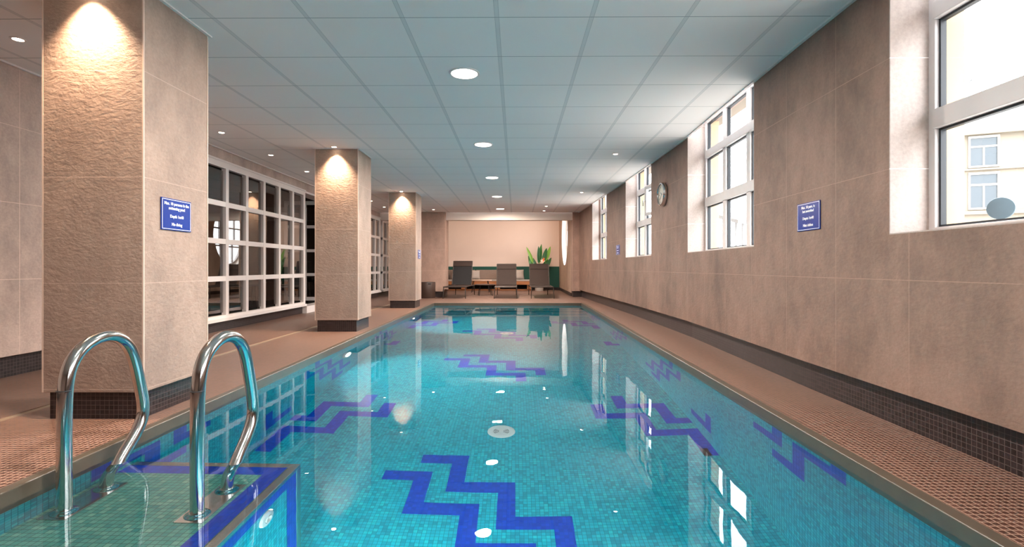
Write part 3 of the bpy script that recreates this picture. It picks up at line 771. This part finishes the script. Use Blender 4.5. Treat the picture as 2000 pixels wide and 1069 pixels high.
spot(.795, 13.18, 'nearer of two small ceiling spotlights before the beam', w=12); spot(.795, 14.26, 'small ceiling spotlight closest to the beam', w=12, aim=(0, .5, -1)); spot(-2.25, 13.92, 'small ceiling spotlight in front of the lounge pier', w=12)
for y, s in [(2.85, 'nearest'), (6.75, 'middle'), (10.68, 'farthest')]:
    spot(-2.385, y-.088, 'warm spotlight washing down the front of the %s pillar' % s, aim=(0, .07, -1), w=WASH_W, group='warm spotlights in front of the pillars', ang=92, blend=1)
for x in (-3.2, -1.3, .1, 1.2):
    spot(x, 17.2, {-3.2: 'lounge ceiling spotlight left of the pier, hidden above the beam', -1.3: 'lounge ceiling spotlight over the tables, hidden above the beam', .1: 'lounge ceiling spotlight over the seat, hidden above the beam', 1.2: 'lounge ceiling spotlight over the plant, hidden above the beam'}[x], z=2.95, w=56, aim=(0, .8, -1), group='lounge spotlights above the beam', ang=150)
# smoke detector
sd = build('smoke_detector', MB().lathe([(0, 0), (.05, 0), (.05, -.012), (.035, -.03), (0, -.032)], (-3.04, 12.04, CEIL), 32), M_white, smooth=40)
tag(sd, 'small round smoke detector on the ceiling left of the farthest pillar', 'smoke detector')

# pool lamp light sources: lit lamps on the left side, plus unseen ones added on the near end wall
def plamp(loc, d, w):
    l = bpy.data.lights.new('pool_light_source', 'AREA'); l.shape = 'DISK'; l.size = .16; l.energy = w; l.color = (.80, 1, .96); l.spread = math.radians(105)
    o = bpy.data.objects.new('pool_light_source', l); COL.objects.link(o); o.location = loc; o.rotation_euler = Vector(d).to_track_quat('-Z', 'Z').to_euler(); o.parent = pool
plamp((PXL+.04, 5.88, -.58), (1, 0, -1), POOL_W); plamp((PXL+.04, 9.67, -.58), (1, 0, -1), POOL_W)
for x in (-.75, .1):
    m1 = MB().lathe([(0, 0), (.14, 0), (.135, .014), (.10, .02), (.095, .012), (0, .012)], (x, PY0+.001, -.58), 40, M=Matrix.Rotation(-PI/2, 4, 'X'))
    o = build('pool_lamp', m1, M_white2, pool, smooth=40)
    build('lamp_lens', MB().lathe([(0, .013), (.094, .013), (.08, .022), (0, .028)], (x, PY0+.001, -.58), 40, M=Matrix.Rotation(-PI/2, 4, 'X')), M_poolamp, o, smooth=40)
    plamp((x, PY0+.04, -.58), (-.1, 1, -.6), POOL_W)

# ------------------------------------------------------------------ loungers
def lounger(x, y, rz, label, sl, back_top):
    root = thing('sun_lounger', (x, y, 0), label, 'sun lounger', 'sun loungers at the far end of the pool', rz)
    W = .30
    fr = MB()
    for s in (-1, 1):
        fr.tube([(s*W, .03, .315), (s*W, 1.30, .315), (s*W, 1.98, .30)], .014, 10)
    fr.tube([(-W, .03, .315), (W, .03, .315)], .014, 10); fr.tube([(-W, 1.98, .30), (W, 1.98, .30)], .014, 10); fr.tube([(-W, 1.25, .30), (W, 1.25, .30)], .011, 10)
    build('lounger_frame', fr, M_frame, root, smooth=50)
    for s in (-1, 1):
        build('leg', MB().tube([(s*W, .06, .315), (s*W, .045, .26), (s*(W+.012), .03, 0)], .012, 10), M_frame, root, smooth=50)
        build('leg', MB().tube([(s*(W-.01), 1.93, .30), (s*(W-.005), 1.96, 0)], .012, 10), M_frame, root, smooth=50)
    st = MB()
    N = 12
    for k in range(N):
        a, b = .03 + 1.22*k/N, .03 + 1.22*(k+1)/N
        za, zb = [.333 - .012*math.sin(PI*(t_-.03)/1.22) for t_ in (a, b)]
        st.hexa([(-W, a, za-.006), (W, a, za-.006), (W, b, zb-.006), (-W, b, zb-.006)], [(-W, a, za), (W, a, za), (W, b, zb), (-W, b, zb)])
    build('seat_sling', st, M_sling, root, smooth=60)
    y0, z0, y1, z1 = 1.27, .34, 1.27 + (back_top-.34)*.42, back_top
    bf = MB(); w2 = W - .012
    for s in (-1, 1): bf.tube([(s*w2, y0, z0), (s*w2, y0+.75*(y1-y0)+.01, z0+.72*(z1-z0)), (s*w2, y1, z1)], .012, 10)
    bf.tube([(-w2, y1, z1), (w2, y1, z1)], .012, 10)
    bo = build('backrest_frame', bf, M_frame, root, smooth=50)
    bs = MB()
    for k in range(N):
        ta, tb = k/N, (k+1)/N
        f = lambda t_: (y0 + (y1-y0)*t_ + .018*math.sin(PI*t_), z0 + (z1-z0)*t_)
        (ya, za), (yb2, zb) = f(ta), f(tb)
        bs.hexa([(-w2, ya-.004, za), (w2, ya-.004, za), (w2, ya+.003, za), (-w2, ya+.003, za)], [(-w2, yb2-.004, zb), (w2, yb2-.004, zb), (w2, yb2+.003, zb), (-w2, yb2+.003, zb)])
    build('backrest_sling', bs, sl, root, smooth=60)
    # folded head pad strap near the top, and the support stays
    hp = MB().hexa([(-w2+.01, y1-.074, z1-.15), (w2-.01, y1-.074, z1-.15), (w2-.01, y1-.05, z1-.15), (-w2+.01, y1-.05, z1-.15)], [(-w2+.01, y1-.014, z1-.012), (w2-.01, y1-.014, z1-.012), (w2-.01, y1-.0, z1-.012), (-w2+.01, y1-.0, z1-.012)])
    build('head_pad', hp, M_sling, root, bevel=.008)
    for s in (-1, 1):
        sp = MB(); sp.tube([(s*(w2-.03), y0+.45*(y1-y0), z0+.45*(z1-z0)), (s*(w2-.03), 1.78, .31)], .008, 8)
        build('back_stay', sp, M_frame, root, smooth=50)
    return root
lounger(-1.68, 13.86, math.radians(-3.0), 'left sun lounger of three, with dark backrest set highest', M_slingd, 1.04)
lounger(-.275, 13.86, 0, 'middle of the three taupe sun loungers', M_sling, .955)
lounger(.735, 13.86, math.radians(1.0), 'right sun lounger of three, standing in front of the plant', M_sling, .955)

# ------------------------------------------------------------------ tables
tb = thing('side_table', (-.925, 15.45, 0), 'low round dark side table between the left and middle loungers', 'table')
build('table_top', MB().lathe([(0, .315), (.295, .315), (.315, .325), (.315, .34), (.305, .343), (0, .335)], (0, 0, 0), 48), M_tabledark, tb, smooth=30)
for k in range(4):
    a = PI/4 + k*PI/2 + .15
    build('leg', MB().tube([(.22*math.cos(a), .22*math.sin(a), .315), (.285*math.cos(a), .285*math.sin(a), 0)], .009, 10), M_blackmetal, tb, smooth=50)
tb = thing('coffee_table', (-1.20, 17.5, 0), 'higher light topped coffee table in front of the bench seat', 'table')
build('table_top', MB().prism([( .38*math.cos(2*PI*k/40)*(1), .34*math.sin(2*PI*k/40)) for k in range(40)], (.395, .425), 'z'), M_lightwood, tb, smooth=30, bevel=.004)
for sx in (-1, 1):
    for sy in (-1, 1):
        build('leg', MB().tube([(sx*.24, sy*.18, .395), (sx*.30, sy*.24, 0)], .011, 10), M_blackmetal, tb, smooth=50)

# ------------------------------------------------------------------ bench seat
bn = thing('bench_seat', (0, 18.6, 0), 'built-in oak bench seat with grey cushions along the green wainscot', 'bench')
x0, x1 = -3.4, .60
bx = MB().box((x0, 0, .22), (x1, .62, .345)).box((x0, .12, .0), (x1, .62, .05))
for a in (x0, -2.0, -.75, .42): bx.box((a, .05, .05), (a+.17, .62, .22))
build('bench_box', bx, M_wood, bn, bevel=.003)
build('bench_recess', MB().box((x0+.18, .40, .05), (x1-.18, .44, .22)), M_hole, bn)
def cushion(mb, a, b, r=.04):
    return mb.box(a, b)
build('seat_cushion', MB().box((x0, -.01, .346), (x1, .60, .40)), M_fabricl, bn, bevel=.018, seg=4)
for a, b, mt in [(-3.35, -1.52, M_fabric), (-1.50, -.30, M_fabric)]:
    build('back_cushion', MB().hexa([(a, .42, .401), (b, .42, .401), (b, .60, .401), (a, .60, .401)], [(a, .52, .76), (b, .52, .76), (b, .64, .76), (a, .64, .76)]), mt, bn, bevel=.03, seg=4)
def pillow(x, y, z, s, rz, tilt, mat, label):
    m2 = MB(); n = 12
    for side in (1, -1):
        b = len(m2.v)
        for i in range(n+1):
            for j in range(n+1):
                u, v = i/n*2-1, j/n*2-1
                th = .075*((1-u**4)*(1-v**4))**.6
                pin = 1-.05*(1-abs(u))*abs(v)**4; pin2 = 1-.05*(1-abs(v))*abs(u)**4
                m2.v.append((u*s/2*pin2, side*th, v*s/2*pin))
        for i in range(n):
            for j in range(n):
                q = [b+i*(n+1)+j, b+(i+1)*(n+1)+j, b+(i+1)*(n+1)+j+1, b+i*(n+1)+j+1]
                m2.f.append(q if side < 0 else q[::-1]); m2.m.append(0)
    o = build('pillow', m2, mat, smooth=70)
    o.location = (x, y, z); o.rotation_euler = (tilt, 0, rz)
    tag(o, label, 'pillow', 'pillows on the bench seat'); return o
pillow(-2.66, 18.93, .585, .34, .15, -.22, M_fabricb, 'brown pillow at the left end of the bench, beside the pier')
pillow(-2.24, 18.86, .59, .36, -.1, -.25, M_fabric, 'taupe pillow behind the left side of the left lounger')
pillow(-1.50, 18.88, .575, .34, .2, -.25, M_fabricl, 'light grey pillow just right of the left lounger')
pillow(-.42, 18.88, .59, .36, .9, -.2, M_fabricb, 'dark brown pillow just left of the middle lounger')
pillow(.13, 18.86, .59, .37, .25, -.25, M_fabricl, 'light grey pillow just right of the middle lounger')

# ------------------------------------------------------------------ plant
pl = thing('potted_plant', (.86, 18.55, 0), 'bird of paradise plant in a pale planter behind the right lounger', 'plant')
build('planter', MB().lathe([(0, 0), (.15, 0), (.18, .36), (.19, .38), (.175, .38), (.165, .33), (0, .33)], (0, 0, 0), 32), M_pot, pl, smooth=40)
build('soil', MB().lathe([(0, .331), (.164, .331), (.16, .34), (0, .35)], (0, 0, 0), 24), M_soil, pl, smooth=40)
def leaf(bx_, tip, wid, bl, mat, yb=0, bend=.0):
    """long stalk from the pot then a lance-shaped blade; x/z in the view plane, y depth"""
    b = Vector((bx_*.25, 0, .34)); s0 = Vector((bx_, yb, bl)); tp = Vector(tip)
    build('leaf_stalk', MB().tube([b, b.lerp(s0, .5) + Vector((bx_*.08, 0, 0)), s0, s0.lerp(tp, .35)], [.011, .009, .007, .004], 8), M_leafC, pl, smooth=60)
    m2 = MB(); N = 14; ax = (tp - s0); L = ax.length; d = ax.normalized(); sd = d.cross(Vector((.25*math.copysign(1, bx_+.01), 1, .1))).normalized(); nn = d.cross(sd)
    for side in (0, 1):
        base = len(m2.v)
        for i in range(N+1):
            t_ = i/N; w = wid * (math.sin(PI*min(1, t_**.8*.98+.02))**.75) + .002
            cen = s0 + d*L*t_ + nn*(bend*math.sin(PI*t_)) - Vector((0, 0, .0))
            for q in (-1, -.5, 0, .5, 1):
                m2.v.append(tuple(cen + sd*w*q + nn*(.22*w*abs(q)) - nn*.003*side))
        for i in range(N):
            for q in range(4):
                f = [base+i*5+q, base+i*5+q+1, base+(i+1)*5+q+1, base+(i+1)*5+q]
                m2.f.append(f if side else f[::-1]); m2.m.append(0)
    build('leaf', m2, mat, pl, smooth=80, recalc=False)
for a in [(-.23, (-.47, -.05, 1.60), .055, 1.02, M_leafC, -.02, .03), (-.22, (-.40, .05, 1.28), .075, .66, M_leafA, .03, .05), (-.25, (-.34, -.1, 1.16), .06, .5, M_leafA, -.05, .03),
          (-.02, (-.03, .02, 1.63), .065, 1.00, M_leafB, .0, .02), (.03, (.08, .05, 1.71), .06, 1.05, M_leafA, .05, .02), (.02, (.03, -.04, 1.62), .05, 1.05, M_leafB, -.03, .02),
          (.13, (.27, 0, 1.56), .08, 1.03, M_leafB, .0, -.03), (.24, (.41, .05, 1.62), .07, 1.10, M_leafC, .03, -.03),
          (.15, (.44, -.05, 1.21), .08, .72, M_leafB, -.04, -.05), (.12, (.33, .08, 1.23), .07, .80, M_leafA, .06, -.04), (-.08, (-.22, .1, 1.2), .06, .72, M_leafB, .06, .03)]:
    leaf(*a)
build('flower_stem', MB().tube([(0, 0, .34), (.06, -.02, .7), (.12, -.05, 1.02)], .008, 8), M_leafC, pl, smooth=60)
for (tx, tz, mt) in [(.20, 1.20, M_petal), (.15, 1.22, M_petal), (.10, 1.17, M_petalw), (.21, 1.10, M_petalw), (.03, 1.13, M_petalw)]:
    build('petal', MB().tube([(.12, -.05, 1.0), (.5*(.12+tx), -.06, .5*(1.0+tz)+.02), (tx, -.06, tz)], [.01, .022, .003], 8), mt, pl, smooth=60)

# ------------------------------------------------------------------ basket
bk = thing('round_basket', (-2.49, 14.22, 0), 'round dark brown basket with a handle slot beside the farthest pillar', 'basket')
build('basket_body', MB().lathe([(0, 0), (.232, 0), (.24, .01), (.243, .43), (.238, .445), (.225, .445), (.222, .02), (0, .02)], (0, 0, 0), 48), M_basket, bk, smooth=40)
M = Matrix.Rotation(math.radians(-28), 4, 'Z')
hs = MB()
N = 8
for k in range(N):
    a0, a1 = math.radians(-62 - 10 + 20*k/N), math.radians(-62 - 10 + 20*(k+1)/N)
    hs.add([(.2435*math.cos(a0), .2435*math.sin(a0), .385), (.2435*math.cos(a1), .2435*math.sin(a1), .385), (.2435*math.cos(a1), .2435*math.sin(a1), .41), (.2435*math.cos(a0), .2435*math.sin(a0), .41)], [(0,1,2,3)])
build('handle_slot', hs, M_hole, bk, recalc=False)

# ------------------------------------------------------------------ things behind the smoked glass
def back_furniture(y, label):  # plain stand-in for dark shapes whose real kind is unknown
    r = thing('dark_furniture', (-5.6, y, 0), label, 'furniture', 'unidentified dark furniture dimly seen behind the glass')
    build('furniture_top', MB().box((-.9, -.33, .52), (.9, .33, .62)), M_blackmetal, r, bevel=.03)
    build('furniture_upright', MB().box((.55, -.30, .62), (.62, .30, 1.0), M=Matrix.Rotation(.0, 4, 'Y')), M_blackmetal, r, bevel=.02)
    for sx in (-.75, .75):
        for sy in (-.25, .25): build('leg', MB().tube([(sx, sy, .52), (sx*1.05, sy, 0)], .02, 8), M_frame, r, smooth=50)
    return r
back_furniture(9.2, 'dark bed dimly seen behind the left panes of the glass partition')
back_furniture(12.0, 'dark bed dimly seen behind the far panes of the glass partition')

# ------------------------------------------------------------------ outside
ex = MB().box((2.9, -12, -.6), (60, 70, -.3))
tag(build('ground_outside', ex, M_asph), 'pale street surface outside the windows', kind='structure')
tag(build('wall_sky_blocker', MB().box((2.5, -12, 2.8), (2.8, 45, 17)), M_fac), 'unseen tall wall added above the windows to block sky from the facade opposite', kind='structure')  # unseen mass, put in to cut the sky light on the facade
bd2 = thing('building', (19.0, 24.0, -.3), 'cream building across the street behind the nearest window', 'building', rz=math.radians(-23))
F = MB().box((-6, 0, 0), (12, 6, 7.4)); F.box((-6.1, -.22, 7.15), (12.1, 0, 7.4)); F.box((-6, -.12, 3.55), (12, 0, 3.7)); F.box((-6, -.1, 5.55), (12, 0, 5.62))
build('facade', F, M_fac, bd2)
build('roof', MB().prism([(-.1, 7.4), (6, 7.4), (4.5, 9.2), (.9, 8.9)], (-6, 12), 'x'), M_grey, bd2)
M_ffr = plain('facade_window_frame', lin(150, 146, 138), .6)
M_fwin = plain('facade_window_glass', lin(50, 58, 64), .3)
for i, x in enumerate([-3.2, -1.35, .35, 2.3, 4.3, 6.3]):
    for j, z in enumerate([1.6, 3.85, 5.75]):
        w, h = .95, (1.5 if j < 2 else 1.25)
        fr = MB().box((x-w/2-.08, -.05, z-.08), (x+w/2+.08, -.002, z)).box((x-w/2-.08, -.05, z), (x-w/2, -.002, z+h)).box((x+w/2, -.05, z), (x+w/2+.08, -.002, z+h)).box((x-w/2-.08, -.05, z+h), (x+w/2+.08, -.002, z+h+.1))
        fr.box((x-.03, -.03, z), (x+.03, -.006, z+h*.68)); fr.box((x-w/2, -.03, z+h*.66), (x+w/2, -.006, z+h*.72))
        o = build('facade_window', fr, M_ffr, bd2)
        build('pane', MB().box((x-w/2, -.005, z), (x+w/2, .004, z+h)), M_fwin, o)
# round mirror-like disc on a post, and a lean-to frame
dm = thing('round_disc', (4.9, 5.17, -.3), 'round grey-blue disc on a short post outside the nearest window', 'disc')
Md = Matrix.Rotation(math.radians(-55), 4, 'Z') @ Matrix.Rotation(PI/2, 4, 'X')
build('disc_plate', MB().lathe([(0, -.015), (.10, -.015), (.112, .0), (.108, .014), (.08, .02), (0, .024)], (0, 0, 1.755), 40, M=Md), plain('grey_blue_metal', lin(58, 76, 86), .6, 0, 9, .1), dm, smooth=40)
build('disc_post', MB().tube([(0, .02, 0), (0, .02, 1.66)], .02, 12), plain('grey_post', lin(70, 84, 92), .6), dm, smooth=50)
lt = thing('lean_to_frame', (6.0, 13.5, -.3), 'grey metal lean-to frame with slanting roof outside the window beside the clock', 'frame')
q = MB()
for k in range(7): q.box((0, k*.42, 0), (.05, k*.42+.05, 2.35+.08*k))
q.hexa([(-.2, -.2, 2.30), (.3, -.2, 2.30), (.3, 2.9, 2.92), (-.2, 2.9, 2.92)], [(-.2, -.2, 2.40), (.3, -.2, 2.40), (.3, 2.9, 3.02), (-.2, 2.9, 3.02)])
build('frame_post', q, plain('grey_frame_metal', lin(130, 132, 134), .6), lt)
wr = MB()
for (a, b) in [((17.4, 20.0, 7.75), (24, 24, 10.4)), ((17.3, 19.9, 8.0), (24, 24, 10.9)), ((17.4, 20.0, 7.8), (24, 24, 12.2))]:
    wr.tube([a, tuple((Vector(a)+Vector(b))/2 - Vector((0, 0, .12))), b], .022, 6)
tag(build('overhead_wires', wr, M_gasket), 'thin overhead wires crossing the sky outside the nearest window', 'wires')

# ------------------------------------------------------------------ world, camera, view
w = bpy.data.worlds.new('overcast_sky'); SC.world = w; w.use_nodes = True
n = w.node_tree.nodes; l = w.node_tree.links
bg = n['Background']; tc = n.new('ShaderNodeTexCoord'); ns = n.new('ShaderNodeTexNoise'); ns.inputs['Scale'].default_value = 2.2; ns.inputs['Detail'].default_value = 4
rp = n.new('ShaderNodeValToRGB'); rp.color_ramp.elements[0].color = (.86, .90, .97, 1); rp.color_ramp.elements[1].color = (1, 1, 1, 1)
l.new(tc.outputs['Generated'], ns.inputs['Vector']); l.new(ns.outputs['Fac'], rp.inputs[0]); l.new(rp.outputs[0], bg.inputs[0]); 
sx = n.new('ShaderNodeSeparateXYZ'); l.new(tc.outputs['Generated'], sx.inputs[0])
mz = n.new('ShaderNodeMath'); mz.operation = 'MAXIMUM'; l.new(sx.outputs[2], mz.inputs[0]); mz.inputs[1].default_value = 0
ms = n.new('ShaderNodeMath'); ms.operation = 'MULTIPLY_ADD'; l.new(mz.outputs[0], ms.inputs[0]); ms.inputs[1].default_value = SKY * 2 / 3; ms.inputs[2].default_value = SKY / 3
l.new(ms.outputs[0], bg.inputs[1])

cam = bpy.data.cameras.new('camera'); co = bpy.data.objects.new('camera', cam); COL.objects.link(co)
cam.sensor_width = 36; cam.lens = 993 / 2000 * 36; cam.clip_start = .02; cam.clip_end = 300
co.location = (0, 0, CAMZ); co.rotation_euler = (PI/2, 0, .0072)
cam.shift_y = -(534.5 - 522.2) / 2000
SC.camera = co
v = SC.view_settings; v.view_transform = 'Standard'; v.look = 'None'; v.gamma = 1; v.use_curve_mapping = False; v.exposure = 0.6
cy = SC.cycles
cy.max_bounces = 10; cy.diffuse_bounces = 5; cy.glossy_bounces = 5; cy.transmission_bounces = 8; cy.transparent_max_bounces = 12
cy.caustics_refractive = True; cy.caustics_reflective = False; cy.sample_clamp_indirect = 6; cy.use_denoising = True
cy.blur_glossy = .3
